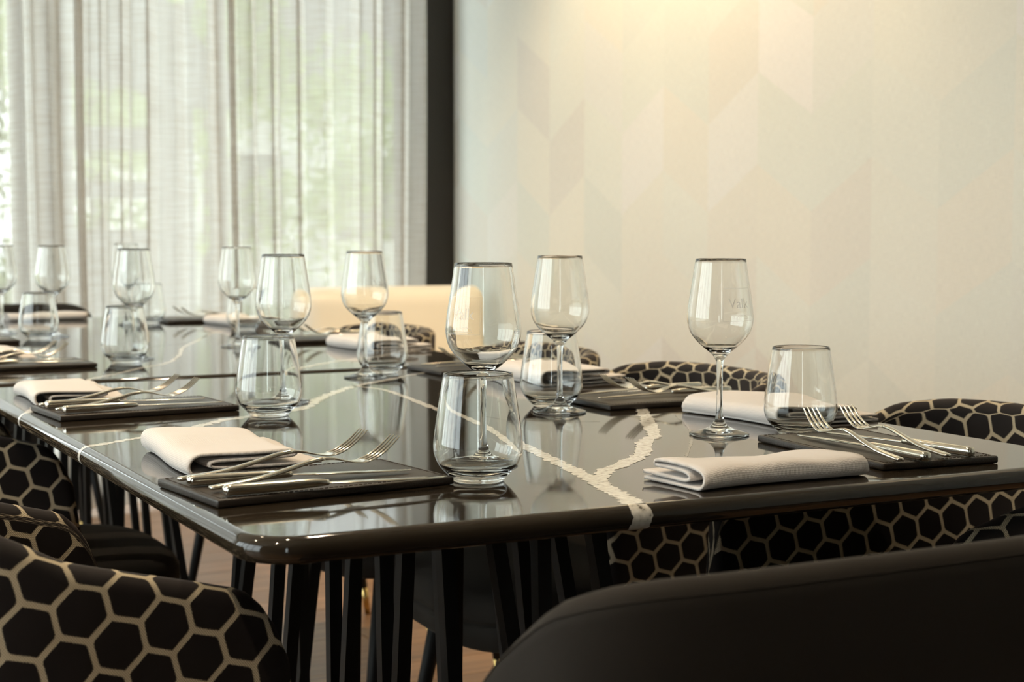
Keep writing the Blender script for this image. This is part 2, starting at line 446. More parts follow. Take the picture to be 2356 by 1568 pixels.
# ---------------------------------------------------------------- tables
ZT, TH, BR = .75, .024, .012
def tabletop(x0, x1, y0, y1, mat):
    """flat rectangle x0..x1,y0..y1 with rounded corners and a bullnose edge all round"""
    rc = .040; nseg = 10; outline = []
    for cx_, cy_, a0 in ((x1 - rc, y0 + rc, -90), (x1 - rc, y1 - rc, 0), (x0 + rc, y1 - rc, 90), (x0 + rc, y0 + rc, 180)):
        for i in range(nseg + 1):
            a = R(a0 + 90 * i / nseg); outline.append((cx_ + rc * math.cos(a), cy_ + rc * math.sin(a), math.cos(a), math.sin(a)))
    prof = [(BR * math.cos(R(t)), BR * math.sin(R(t))) for t in range(90, -91, -15)]
    n = len(outline); v = []; f = []
    for d, z in prof:
        for x, y, nx, ny in outline: v.append((x + nx * d, y + ny * d, ZT - BR + z))
    for j in range(len(prof) - 1):
        for i in range(n):
            i2 = (i + 1) % n; f.append((j * n + i, j * n + i2, (j + 1) * n + i2, (j + 1) * n + i))
    f.append(tuple(range(n))); f.append(tuple(reversed(range((len(prof) - 1) * n, len(prof) * n))))
    m = fix(mesh('tabletop', v, f, mat))
    m.polygons[len(m.polygons) - 1].use_smooth = False; m.polygons[len(m.polygons) - 2].use_smooth = False
    return m
def vein(pts, width, seed, mat, parent, wrap0=None, wrap1=None, jag=.5, dz=0.0):
    """jagged inlaid vein following pts on the top; wrap = outward direction if it runs over the edge"""
    rr = random.Random(seed)
    p3 = []
    if wrap0:
        bx, by = pts[0]
        for t in range(-80, 75, 15): p3.append((bx + wrap0[0] * (BR + .0002) * math.cos(R(t)), by + wrap0[1] * (BR + .0002) * math.cos(R(t)), ZT - BR + (BR + .0002) * math.sin(R(t)), t))
    cr = crom([(x, y, 0) for x, y in pts], 30)
    p3 += [(q.x, q.y, ZT + .00018 + dz, 90) for q in cr]
    if wrap1:
        bx, by = pts[-1]
        for t in range(75, -85, -15): p3.append((bx + wrap1[0] * (BR + .0002) * math.cos(R(t)), by + wrap1[1] * (BR + .0002) * math.cos(R(t)), ZT - BR + (BR + .0002) * math.sin(R(t)), t))
    v = []; f = []; wl = wr = 0
    N = len(p3)
    for i, (x, y, z, t) in enumerate(p3):
        a = p3[max(i - 1, 0)]; b = p3[min(i + 1, N - 1)]
        d = Vector((b[0] - a[0], b[1] - a[1], 0))
        if t != 90:
            wv = Vector(wrap0 if (wrap0 and i < N / 2) else wrap1); d = Vector((wv.x, wv.y, 0))
            if wrap0 and i < N / 2: d = -d
        d.normalize(); s = Vector((-d.y, d.x, 0))
        w_ = width(i / (N - 1)) if callable(width) else width
        jg = jag * (1 if t == 90 else .5); wl = .6 * wl + rr.uniform(-1, 1); wr = .6 * wr + rr.uniform(-1, 1)
        k0 = 1 + jg * wl; k1 = 1 + jg * wr
        sh = rr.uniform(-.25, .25) * jg * w_
        c = Vector((x, y, z)) + s * sh
        v += [c - s * w_ * .5 * k0, c + s * w_ * .5 * k1]
        if i: f.append((2 * i - 2, 2 * i - 1, 2 * i + 1, 2 * i))
    m = mesh('marble_vein', v, f, mat, True)
    bm = bmesh.new(); bm.from_mesh(m)
    if sum((1 if q.normal.z > 0 else -1) for q in bm.faces if abs(q.normal.z) > .5) < 0: bmesh.ops.reverse_faces(bm, faces=bm.faces)
    bm.to_mesh(m); bm.free()
    return obj('marble_vein', m, parent)
def rods(root, x0, x1, y0, y1, step, seed):
    """flared base: square rods run from a slim ring under the top out to a wider ring on the floor"""
    rr = random.Random(seed)
    zt = ZT - TH - .006; FX, FY = .04, .15
    mb = MB()
    mb.box((x0 - .03, y0 - .03, zt), (x1 + .03, y1 + .03, ZT - TH)); mb.build('top_plate', M['blackmetal'], root)
    mb = MB(); X0, X1, Y0, Y1 = x0 - FX, x1 + FX, y0 - FY, y1 + FY; h = .02
    mb.box((X0 - h, Y0 - h, 0), (X1 + h, Y0 + h, .008)); mb.box((X0 - h, Y1 - h, 0), (X1 + h, Y1 + h, .008))
    mb.box((X0 - h, Y0 + h, 0), (X0 + h, Y1 - h, .008)); mb.box((X1 - h, Y0 + h, 0), (X1 + h, Y1 - h, .008))
    mb.build('floor_frame', M['blackmetal'], root)
    def side(p, q, p2, q2):
        p, q, p2, q2 = (Vector((*a, 0)) for a in (p, q, p2, q2))
        L = (q - p).length; n = max(3, round(L / step)); L2 = (q2 - p2).length; t = (q2 - p2) / L2
        for i in range(n):
            f = (i + .5) / n
            a = p.lerp(q, f + rr.uniform(-.15, .15) / n)
            lean = (.07, -.08, .03, -.05, .10, -.02)[i % 6] + rr.uniform(-.02, .02)
            b = p2 + t * min(max(f * L2 + lean, .01), L2 - .01)
            mb = MB(); mb.bar((a.x, a.y, zt), (b.x, b.y, .008), .0165, .0165, up=Vector((-t.y, t.x, 0)))
            mb.build('rod', M['blackmetal'], root)
    A = [(x0, y0), (x1, y0), (x1, y1), (x0, y1)]; B = [(X0, Y0), (X1, Y0), (X1, Y1), (X0, Y1)]
    for k in range(4): side(A[k], A[(k + 1) % 4], B[k], B[(k + 1) % 4])
def table(x0, x1, y0, y1, label, step, seed, ins):
    root = empty('dining_table', ((x0 + x1) / 2, (y0 + y1) / 2, 0)); tag(root, label, 'table', 'black marble dining tables')
    inv = Matrix.Translation((-root.location.x, -root.location.y, 0))
    kids0 = set(COL.objects)
    top = obj('tabletop', tabletop(x0, x1, y0, y1, M['marble']), root)
    rods(root, x0 + .31, x1 - .495, y0 + ins, y1 - .37, step, seed)
    return root, top
T1, top1 = table(0, .985, 0, 1.406, 'near black marble table with a forked white vein and rod base', .085, 5, .26)
T2, top2 = table(0, .985, 1.480, 3.46, 'far black marble table standing in line beyond the gap', .12, 9, .62)
vA = [(.365, 0), (.374, .031), (.386, .082), (.409, .173), (.425, .24), (.441, .318), (.462, .409), (.498, .563), (.52, .713), (.533, .828), (.553, .952), (.567, 1.086), (.545, 1.17)]
vein(vA, lambda t: .022 - .013 * t, 1, M['vein'], top1, wrap0=(0, -1), jag=.22)
vein([(.391, .105), (.405, .132), (.439, .18), (.483, .217), (.543, .272), (.605, .361), (.65, .411), (.715, .528), (.777, .639), (.86, .78), (.934, .918), (.985, .99)], lambda t: .019, 2, M['vein'], top1, wrap1=(1, 0), jag=.22, dz=.0001)
vein([(0, .632), (.059, .672), (.127, .722), (.188, .776), (.223, .812), (.296, .848), (.367, .902), (.42, .99), (.471, 1.067), (.565, 1.175), (.689, 1.278), (.83, 1.406)], lambda t: .010 + .008 * math.sin(t * 3.1), 3, M['vein'], top1, wrap0=(-1, 0), wrap1=(0, 1), jag=.4)
vein([(0, 1.02), (.047, 1.147), (.10, 1.27), (.178, 1.406)], .010, 4, M['vein'], top1, wrap0=(-1, 0), wrap1=(0, 1), jag=.3)
vein([(.79, .573), (.725, .445), (.645, .322), (.568, .221)], .0028, 5, M['thinvein'], top1, jag=.6)
vein([(.545, .70), (.60, .60), (.66, .56)], .002, 6, M['thinvein'], top1, jag=.6)
vein([(.185, 1.480), (.25, 1.56), (.33, 1.673), (.396, 1.748), (.47, 1.93), (.531, 2.123), (.62, 2.32), (.707, 2.518), (.861, 2.794), (.985, 2.953)], .009, 7, M['vein'], top2, wrap0=(0, -1), jag=.35)
vein([(.555, 1.480), (.61, 1.55), (.693, 1.627), (.754, 1.665), (.87, 1.76), (.985, 1.85)], .012, 8, M['vein'], top2, wrap0=(0, -1), jag=.4)
vein([(.40, 2.05), (.498, 2.214), (.568, 2.254), (.7, 2.5)], .004, 9, M['thinvein'], top2, jag=.5)
for t_ in (T1, T2):
    for ch in t_.children: ch.location = (-t_.location.x, -t_.location.y, 0)

# ---------------------------------------------------------------- chairs
def chair(name, fabric, seatmat, label, group, seam, ztab, nsup=2.7, sf=.29):
    root = empty(name); tag(root, label, 'chair', group)
    HW, YBK, YAR, TK, ZB = .255, -.30, .10, .036, .385
    half = []
    for i in range(9): half.append((HW + .004 - .0005 * i, YAR - (YAR + .06) * i / 9))
    for i in range(23):
        a = R(90 * i / 22); n = nsup
        half.append((HW * abs(math.cos(a)) ** (2 / n), -.06 - (-.06 - YBK) * abs(math.sin(a)) ** (2 / n)))
    path = [(-x, y) for x, y in half] + [(x, y) for x, y in reversed(half[:-1])]
    # resample evenly
    d = [0]
    for a, b in zip(path[:-1], path[1:]): d.append(d[-1] + math.hypot(b[0] - a[0], b[1] - a[1]))
    S = d[-1]; NP = 92; pts = []; j = 0
    for i in range(NP + 1):
        s = S * i / NP
        while j < len(d) - 2 and d[j + 1] < s: j += 1
        t = (s - d[j]) / max(1e-9, d[j + 1] - d[j]); pts.append((path[j][0] + (path[j + 1][0] - path[j][0]) * t, path[j][1] + (path[j + 1][1] - path[j][1]) * t, s))
    v = []; uv = []; f = []; rimline = []
    CN = 26
    for i, (x, y, s) in enumerate(pts):
        a = pts[max(i - 1, 0)]; b = pts[min(i + 1, NP)]
        tx, ty = b[0] - a[0], b[1] - a[1]; l = math.hypot(tx, ty); tx /= l; ty /= l
        nx, ny = -ty, tx
        if nx * x + ny * (y + .05) < 0: nx, ny = -nx, -ny
        e = min(s, S - s)                       # distance from the arm's free end
        zt = lerp_tab(ztab, -y)
        Rr = .06
        if e < Rr: zt -= (1 - math.sqrt(max(0, 1 - (1 - e / Rr) ** 2))) * (zt - ZB - .10) * .72
        th = TK; ins = 0
        if e < TK * .5: th = TK * math.sqrt(max(.02, 1 - (1 - e / (TK * .5)) ** 2)); ins = (TK - th) / 2
        rim = th / 2; zr = zt - rim
        ring = []
        for k in range(9): ring.append((0, ZB + (zr - ZB) * k / 8))
        for k in range(1, 8):
            aa = R(180 * k / 8); ring.append((-rim + rim * math.cos(aa), zr + rim * math.sin(aa)))
        for k in range(9): ring.append((-th, zr + (ZB - zr) * k / 8))
        ring.append((-th / 2, ZB - .004))
        for k, (o, z) in enumerate(ring):
            fl = 1 + .0 * z; off = o - ins + .018 * (z - .6)
            v.append((x + nx * off, y + ny * off, z))
            if k < 9: vv = z
            elif k < 16: vv = zr + (k - 8) / 8 * .07
            else: vv = .775 * 2 - .02 + .07 - z - (.775 - zt) * 0
            uv.append((s, vv))
        rimline.append(Vector((x + nx * (.018 * .15 - ins - rim + rim * .87 + .0004), y + ny * (.018 * .15 - ins - rim + rim * .87 + .0004), zr + rim * .5)))
    n = len(ring)
    for i in range(NP):
        for k in range(n):
            k2 = (k + 1) % n; f.append((i * n + k, i * n + k2, (i + 1) * n + k2, (i + 1) * n + k))
    f.append(tuple(range(n))); f.append(tuple(reversed(range(NP * n, NP * n + n))))
    m = fix(mesh('backrest', v, f, fabric, True, uv)); br = obj('backrest', m, root)
    if seam:
        mb = MB(); mb.tube(rimline[4:-4], .0007, 5); mb.build('seam', M['velvet'], br, True)
    # seat cushion: rounded block
    rings = []
    sw = .225
    def outl(g, z):
        o = []
        for k in range(44):
            a = 2 * math.pi * k / 44; ca, sa = math.cos(a), math.sin(a); nn = 3.6
            o.append(((sw + g) * abs(ca) ** (2 / nn) * (1 if ca >= 0 else -1), (sf - .24) / 2 + ((sf + .24) / 2 + g) * abs(sa) ** (2 / nn) * (1 if sa >= 0 else -1), z))
        return o
    for g, z in ((-.06, .372), (-.012, .374), (-.002, .382), (.002, .40), (.003, .417)): rings.append(outl(g, z))
    mb = MB(); mb.loft([[Vector(p) for p in r] for r in rings]); seat = mb.build('seat_base', seatmat, root, True)
    rings = [outl(g, z) for g, z in ((.002, .418), (.006, .426), (.006, .448), (-.002, .462), (-.02, .470), (-.06, .475), (-.13, .477))]
    mb = MB(); mb.loft([[Vector(p) for p in r] for r in rings]); mb.build('seat', seatmat, root, True)
    for sx in (-1, 1):
        for y0, y1 in ((sf - .10, sf - .04), (-.17, -.25)):
            p0 = Vector((sx * .16, y0, .376)); p1 = Vector((sx * .215, y1, .0)); pm_ = p0.lerp(p1, .80)
            mb = MB(); mb.tube([p0, p0.lerp(p1, .4), pm_], [.0145, .0125, .0098], 12); leg = mb.build('leg', M['blackmetal'], root, True)
            mb = MB(); mb.tube([pm_, p1], [.0101, .0078], 12); mb.build('brass_tip', M['brass'], leg, True)
    return root
GP = 'honeycomb velvet tub chairs'
c0 = chair('tub_chair', M['hex'], M['velvet'], 'honeycomb velvet tub chair in the near corner, left of the near table', GP, False,
           [(-1, .660), (-.10, .662), (0, .690), (.12, .722), (.16, .743), (.20, .761), (.26, .770), (.3, .772)])
def put(o, x, y, face, label=None):
    o.location = (x, y, 0); o.rotation_euler = (0, 0, R(face) - math.pi / 2)
    if label: o['label'] = label
    return o
put(c0, -.052, .372, 8)
put(copy_tree(c0), .012, 1.455, 0, 'honeycomb velvet tub chair in shade under the far table\'s left side')
put(copy_tree(c0), .888, .275, 175, 'honeycomb velvet tub chair by the wall, nearest the front right corner')
put(copy_tree(c0), .885, .985, 178, 'honeycomb velvet tub chair by the wall, behind the lone right wine glass')
put(copy_tree(c0), .885, 1.56, 180, 'honeycomb velvet tub chair by the wall, seen through the centre glasses')
put(copy_tree(c0), .885, 2.33, 180, 'honeycomb velvet tub chair beside the far table, in front of the cream sofa')
GE = 'plain velvet end chairs'
e0 = chair('tub_chair', M['velvet'], M['velvet'], 'plain dark brown velvet tub chair in the right foreground, back turned', GE, True,
           [(-1, .56), (-.065, .57), (.05, .600), (.14, .655), (.20, .718), (.245, .756), (.275, .769), (.292, .774), (.3, .775)], 4.6, .15)
put(e0, .322, -.092, 90)
put(copy_tree(e0), .47, 3.60, -90, 'plain dark tub chair at the far head of the table')

# ---------------------------------------------------------------- cream sofa against the window corner
sofa = empty('lounge_sofa', (1.83, 3.92, 0)); tag(sofa, 'cream leather sofa with a rounded back below the dark corner post', 'sofa')
def rbox(name, a, b, mat, parent, bv):
    mb = MB(); mb.box(a, b); o = mb.build(name, mat, parent); bevel(o, bv, 5); o.data.polygons.foreach_set('use_smooth', [True] * 6); return o
rbox('backrest', (-.36, .02, .16), (.37, .18, .805), M['cream'], sofa, .07)
rbox('seat', (-.30, -.50, .16), (.31, .02, .44), M['cream'], sofa, .05)
rbox('armrest', (-.37, -.50, .12), (-.29, .04, .60), M['cream'], sofa, .03)
rbox('armrest', (.30, -.50, .12), (.38, .04, .60), M['cream'], sofa, .03)
for x in (-.31, .32):
    for y in (-.44, .13):
        mb = MB(); mb.tube([(x, y, .17), (x, y, 0)], [.017, .012], 10); mb.build('leg', M['blackmetal'], sofa, True)

# ---------------------------------------------------------------- glassware
def smooth_prof(p, n=5): return [(max(q.x, 0), q.y) for q in crom([(a, b, 0) for a, b in p], n)]
bowl_out = smooth_prof([(.0040, .086), (.0052, .0935), (.0110, .1015), (.0195, .1085), (.0272, .1155), (.0338, .1230), (.0385, .1315), (.0410, .1430), (.0406, .1550), (.0387, .1700), (.0352, .1920), (.0312, .2192)], 4)
bowl_in = [(max(r - .0009 - .0012 * max(0, (.125 - z) / .03), .0), z) for r, z in bowl_out if z > .109]
foot = [(0, .0012), (.030, .0008), (.0365, 0), (.0374, .0007), (.0374, .0018), (.0362, .0027)] + smooth_prof([(.0320, .0036), (.0200, .0068), (.0110, .0115), (.0062, .0185), (.0042, .028), (.0037, .045), (.0036, .065), (.0040, .086)], 4)
prof = foot + bowl_out[1:] + [(.0309, .2196), (.0305, .2195)] + list(reversed(bowl_in)) + [(.012, .1072), (.005, .1058), (0, .1054)]
wine_mesh = lathe(prof, 56, M['glass'], 'wine_glass')
def rad_at(z):
    for (r0, z0), (r1, z1) in zip(bowl_out[:-1], bowl_out[1:]):
        if z0 <= z <= z1: return r0 + (r1 - r0) * (z - z0) / (z1 - z0)
    return .031
def etching():
    cu = bpy.data.curves.new('lettering', 'FONT'); cu.body = 'Valk'; cu.size = .017; cu.align_x = 'CENTER'; cu.resolution_u = 3
    to = bpy.data.objects.new('lettering', cu); COL.objects.link(to)
    dg = bpy.context.evaluated_depsgraph_get(); dg.update()
    me = bpy.data.meshes.new_from_object(to.evaluated_get(dg)); bpy.data.objects.remove(to); bpy.data.curves.remove(cu)
    v = [Vector((p.co.x, p.co.y + .160, 0)) for p in me.vertices]; f = [tuple(p.vertices) for p in me.polygons]
    mb = MB(); mb.add(v, f)
    def strip(a, b, wd=.0003, n=10):
        a = Vector(a); b = Vector(b); d = (b - a).normalized(); s = Vector((-d.y, d.x)) * wd / 2
        pts = []; fs = []
        for i in range(n + 1):
            c = a.lerp(b, i / n); pts += [(c.x - s.x, c.y - s.y, 0), (c.x + s.x, c.y + s.y, 0)]
            if i: fs.append((2 * i - 2, 2 * i - 1, 2 * i + 1, 2 * i))
        mb.add(pts, fs)
    x = .0215
    for a, b in (((-x, .144), (x, .144)), ((x, .144), (x, .184)), ((x, .184), (-x, .184)), ((-x, .184), (-x, .144))): strip(a, b)
    prev = None
    for i in range(13):
        q = (.004 + .009 * math.cos(math.pi * i / 12), .1465 + .005 * math.sin(math.pi * i / 12))
        if prev: strip(prev, q, .0004, 1)
        prev = q
    strip((-.005, .1465), (.013, .1465), .0004); strip((.002, .1465), (.002, .151), .0003, 2); strip((.006, .1465), (.006, .151), .0003, 2)
    out = []
    for p in mb.v:
        r = rad_at(p.y) + .00025; a = p.x / .0405; out.append((r * math.sin(a), -r * math.cos(a), p.y))
    return mesh('etched_lettering', out, mb.f, M['etch'], False)
etch_mesh = etching()
bpy.data.meshes['etched_lettering'].update()
tp = smooth_prof([(.0270, .0015), (.0285, .0035), (.0345, .0095), (.0410, .0175), (.0448, .0265), (.0459, .0340), (.0452, .0440), (.0424, .0650), (.0390, .0880), (.0356, .1085)], 4)
tin = [(r - .0017, z) for r, z in tp if z > .0175]
tprof = [(0, .0018), (.018, .0014), (.0245, 0), (.0263, .0003)] + tp + [(.0351, .1098), (.0342, .1096)] + list(reversed(tin)) + [(.034, .0135), (.024, .0112), (.012, .0104), (0, .0102)]
tumbler_mesh = lathe(tprof, 56, M['glass'], 'tumbler')
ZS = ZT + .0004
wines = [(.722, .373, 0, 'wine glass standing alone by the right hand tumbler and front napkin'),
         (.349, .285, -62, 'wine glass standing directly behind the frontmost tumbler'),
         (.665, .679, 70, 'wine glass in front of a tumbler, third seat by the wall'),
         (.622, 1.294, 20, 'wine glass near the table gap with its foot on a white vein'),
         (.365, .981, -120, 'wine glass behind the left tumbler beside the second dark mat'),
         (.65, 2.105, 40, 'slim distant wine glass beside the far napkin, foot fully visible'),
         (.367, 1.879, 100, 'wine glass behind the first tumbler past the table gap'),
         (.356, 2.628, 0, 'wine glass behind the leftmost tumbler on the far table'),
         (.265, 2.80, 60, 'wine glass at the picture\'s left edge in front of the far napkin'),
         (.63, 3.02, 10, 'farthest wine glass, seen through the glass behind the far tumbler')]
for i, (x, y, rot, lab) in enumerate(wines):
    o = obj('wine_glass', wine_mesh, None, (x, y, ZS), (0, 0, R(rot))); tag(o, lab, 'wine glass', 'wine glasses on the two tables')
    if i < 5: obj('etched_lettering', etch_mesh, o)['label'] = 'fine white etched lettering in a frame'
tumblers = [(.296, .191, 'frontmost glass tumbler beside the front left dark mat'),
            (.816, .332, 'glass tumbler at the right, behind the two upturned forks'),
            (.692, .752, 'glass tumbler behind the centre wine glass stem'),
            (.291, .833, 'glass tumbler at the right end of the second dark mat'),
            (.327, 1.795, 'first glass tumbler past the gap between the tables'),
            (.310, 2.567, 'leftmost glass tumbler on the far table'),
            (.683, 1.362, 'glass tumbler before the folded napkin near the table gap'),
            (.845, 2.66, 'faint distant tumbler behind the slim far wine glass'),
            (.70, 3.06, 'most distant tumbler beside the far end mat')]
for x, y, lab in tumblers:
    o = obj('tumbler', tumbler_mesh, None, (x, y, ZS)); tag(o, lab, 'tumbler', 'stemless tumblers on the two tables')

# ---------------------------------------------------------------- mats, napkins, cutlery
def make_mat():
    L, W, H = .254, .152, .0080
    root = empty('placemat')
    mb = MB(); mb.box((-L / 2, -W / 2, 0), (L / 2, W / 2, H)); b = mb.build('board', M['leather'], root); bevel(b, .0022, 3)
    b.data.polygons.foreach_set('use_smooth', [True] * 6)
    mb = MB(); ins = .0058; st = .0052
    def run(a, c):
        a = Vector(a); c = Vector(c); n = int((c - a).length / st)
        for i in range(n):
            p = a.lerp(c, (i + .18) / n); q = a.lerp(c, (i + .82) / n)
            mb.bar((p.x, p.y, H + .0002), (q.x, q.y, H + .0002), .0009, .0007)
    x, y = L / 2 - ins, W / 2 - ins
    run((-x, -y), (x, -y)); run((x, -y), (x, y)); run((x, y), (-x, y)); run((-x, y), (-x, -y))
    s = mb.build('stitching', M['thread'], root); s['kind'] = 'stuff'
    return root
def super_ring(c, a, b, hw, hh, n=12, e=2.6):
    r = []
    for k in range(n):
        t = 2 * math.pi * k / n; ct, st_ = math.cos(t), math.sin(t)
        r.append(c + a * (hw * abs(ct) ** (2 / e) * (1 if ct >= 0 else -1)) + b * (hh * abs(st_) ** (2 / e) * (1 if st_ >= 0 else -1)))
    return r
def sweep(mb, tab, n=12, e=2.6, y=0.0, sub=3, fat=1.0):
    """tab rows: x, z, half width, half thickness ; swept in the xz plane"""
    rows = crom([(r[0], r[1], 0) for r in tab], sub); hw = crom([(r[2], r[3], 0) for r in tab], sub)
    rings = []
    for i, p in enumerate(rows):
        t = rows[min(i + 1, len(rows) - 1)] - rows[max(i - 1, 0)]; t = Vector((t.x, 0, t.y)).normalized()
        up = Vector((-t.z, 0, t.x)); yv = y(p.x) if callable(y) else y
        rings.append(super_ring(Vector((p.x, yv, p.y)), Vector((0, 1, 0)), up, max(hw[i].x, .0002) * fat, max(hw[i].y, .0002) * fat, n, e))
    mb.loft(rings)
def make_fork():
    root = empty('fork')
    mb = MB(); sweep(mb, [(0, .0024, .0022, .0012), (.002, .0024, .0038, .0018), (.012, .0026, .0042, .0020), (.05, .0042, .0039, .0019), (.085, .0095, .0032, .0018), (.110, .0140, .0027, .0019), (.125, .0150, .0027, .0018)], fat=1.15)
    mb.build('handle', M['steel'], root, True)
    mb = MB(); sweep(mb, [(.123, .0150, .0027, .0018), (.135, .0138, .0036, .0014), (.147, .0105, .0075, .0010), (.157, .0080, .0105, .0009), (.166, .0072, .0115, .0009), (.172, .0080, .0116, .0009)], e=2.2)
    hd = mb.build('head', M['steel'], root, True)
    for k in range(4):
        y0 = -.0095 + .00633 * k
        mb = MB(); sweep(mb, [(.170, .0077, .0021, .0009), (.180, .0102, .0018, .0009), (.193, .0165, .0015, .0009), (.205, .0250, .0011, .0008), (.2095, .0288, .0006, .0005)], n=8, y=lambda x, y0=y0: y0 * (1 - .12 * (x - .17) / .04))
        mb.build('tine', M['steel'], root, True)
    return root
def make_knife():
    root = empty('knife')
    mb = MB(); sweep(mb, [(0, .0050, .0030, .0026), (.002, .0050, .0045, .0040), (.007, .0050, .0052, .0046), (.05, .0052, .0050, .0044), (.088, .0058, .0042, .0036), (.103, .0054, .0030, .0024)], e=2.9, fat=1.15)
    mb.build('handle', M['steel'], root, True)
    mb = MB(); rings = []
    for x, y0, y1 in ((.100, -.0028, .0028), (.108, -.0050, .0030), (.120, -.0085, .0040), (.17, -.0095, .0045), (.205, -.0070, .0045), (.222, -.0015, .0044), (.229, .0030, .0042)):
        z = .0048 - (x - .10) * .024
        rings.append([Vector((x, y0, z)), Vector((x, (y0 + y1) / 2, z - .0007)), Vector((x, y1, z - .0008)), Vector((x, y1, z + .0008)), Vector((x, (y0 + y1) / 2, z + .0007))])
    mb.loft(rings); mb.build('blade', M['steel'], root, True)
    return root
def make_napkin(name, L, W, seed, H=.022, flip=1):
    rr = random.Random(seed)
    pr = [(W, .0020), (W * .55, .0016), (.012, .0016), (.002, .0045), (-.001, H * .5), (.003, H * .86), (.016, H), (W * .40, H * 1.0), (W * .70, H * .95), (W * .765, H * .86), (W * .77, H * .75), (W * .72, H * .70),
          (W * .45, H * .72), (.028, H * .70), (.021, H * .52), (.027, H * .37), (W * .4, H * .33), (W * .93, H * .36), (W * .985, H * .37)]
    cl = crom([(a, b, 0) for a, b in pr], 5); T = .0015
    n = len(cl); NL = 26; v = []; f = []; uv = []; arc = [0]
    for a, b in zip(cl[:-1], cl[1:]): arc.append(arc[-1] + (b - a).length)
    ph = [rr.uniform(0, 6.28) for _ in range(6)]
    for i in range(NL + 1):
        t = i / NL
        for side in (1, -1):
            for k, p in enumerate(cl):
                q = cl[min(k + 1, n - 1)] - cl[max(k - 1, 0)]; nn = Vector((-q.y, q.x, 0)).normalized() * T * side
                y = p.x + nn.x; z = p.y + nn.y
                lift = 1 + .10 * math.sin(2.4 * t * math.pi + ph[0]) * (y / W) + .07 * math.sin(5 * t + ph[1] + 20 * y) + .12 * (1 - y / W) * (t - .5) * math.sin(ph[5])
                hgt = p.y / H
                xx = L * t + .010 * math.sin(14 * y + ph[2]) * (1 if t > .5 else .7) + .014 * hgt * (t - .35) * math.sin(ph[3]) - .012 * (1 - t) * hgt * y / W
                hgt2 = .0016 * math.sin(31 * y + 9 * t + ph[1]) * math.sin(7 * t + ph[2]) if p.y > H * .6 else 0
                z += hgt2
                yy = y + .006 * math.sin(4.2 * t + ph[4]) + .012 * hgt * (t - .5) * math.cos(ph[3])
                v.append((xx, flip * yy, max(z * lift, .0004))); uv.append((xx, arc[k]))
    st = 2 * n
    for i in range(NL):
        for k in range(n - 1):
            a = i * st + k; f.append((a, a + 1, a + 1 + st, a + st)); b = a + n; f.append((b + 1, b, b + st, b + st + 1))
        for k in (0, n - 1):
            a = i * st + k; f.append((a, a + st, a + st + n, a + n))
    for i in (0, NL):
        for k in range(n - 1):
            a = i * st + k; f.append((a, a + 1, a + 1 + n, a + n))
    m = fix(mesh(name, v, f, M['napkin'], True, uv)); return m
mat0, fork0, knife0 = make_mat(), make_fork(), make_knife()
first = {'m': True, 'f': True, 'k': True}
def take(key, proto):
    if first[key]: first[key] = False; return proto
    return copy_tree(proto)
ZM = ZT + .0006 + .0080 + .0009
def setting(cx_, cy_, ang, where, items=None, mat=True):
    a = R(ang); t = Vector((math.cos(a), math.sin(a), 0)); n = Vector((-t.y, t.x, 0)); c = Vector((cx_, cy_, 0))
    if mat:
        m = take('m', mat0); m.location = (cx_, cy_, ZT + .0004); m.rotation_euler = (0, 0, a)
        tag(m, 'dark brown stitched leather cutlery mat ' + where, 'placemat', 'leather cutlery mats')
    for kind, u, s, da, tilt, dz, desc in (items or DEFAULT):
        p = c + t * u + n * s
        o = take(kind, fork0 if kind == 'f' else knife0)
        o.location = (p.x, p.y, ZM + dz); o.rotation_euler = (0, R(-tilt), a + R(da))
        nm = 'fork' if kind == 'f' else 'knife'
        tag(o, 'steel %s %s, mat %s' % (nm, desc, where), nm, 'forks' if kind == 'f' else 'knives')
DEFAULT = [('k', -.122, .018, -3, 0, 0, 'nearer the napkin'), ('k', -.118, -.056, 1, 0, 0, 'farther from napkin'), ('f', -.124, .040, 5, 1.5, .0005, 'crossing nearer the napkin'), ('f', -.120, -.030, 5, 1.5, .0005, 'crossing farther from napkin')]
setting(.129, .241, 6, 'by the front left corner', [('k', -.122, .010, -11, 0, 0, 'with its handle behind the other'), ('k', -.116, -.063, -7, 0, 0, 'along the front edge'), ('f', -.122, .033, 2, 2.0, .0010, 'leaning nearest the napkin'), ('f', -.117, -.034, 4, 2.0, .0010, 'between the two knives')])
setting(.140, .972, 4, 'second along the left side')
setting(.790, .166, 85, 'at the front right', [('k', -.140, .028, 3, 0, 0, 'between the two forks'), ('k', -.128, -.040, 9, 0, 0, 'outermost towards the wall'), ('f', -.136, .060, -6, 2.0, .0010, 'nearest the front napkin'), ('f', -.130, -.006, -3, 2.0, .0010, 'crossing between the two knives')])
setting(.862, .735, 180, 'before the lone right wine glass')
setting(.876, 1.330, 180, 'at the table gap by the wall')
setting(.900, 2.190, 180, 'near the far honeycomb chair')
setting(.125, 1.785, 3, 'at the left edge just past the gap')
setting(.115, 2.500, 0, 'farthest along the left edge', [])
setting(.870, 3.10, 180, 'near the far end below the curtain')
def napkin(x, y, ang, L, W, seed, label, flip=1, H=.022):
    m = make_napkin('napkin', L, W, seed, H, flip); o = obj('napkin', m, None, (x, y, ZT + .0006), (0, 0, R(ang)))
    tag(o, label, 'napkin', 'folded linen napkins'); return o
napkin(.042, .338, 90, .215, .140, 3, 'folded cream napkin behind the front left cutlery mat', -1, .024)
napkin(.030, 1.075, 92, .215, .135, 5, 'folded cream napkin behind the second left cutlery mat', -1, .022)
napkin(.450, .018, 4, .212, .095, 8, 'folded white napkin at the front edge before the lone wine glass', 1, .021)
napkin(.828, .386, 92, .205, .165, 9, 'folded white napkin behind the right tumbler', -1, .024)
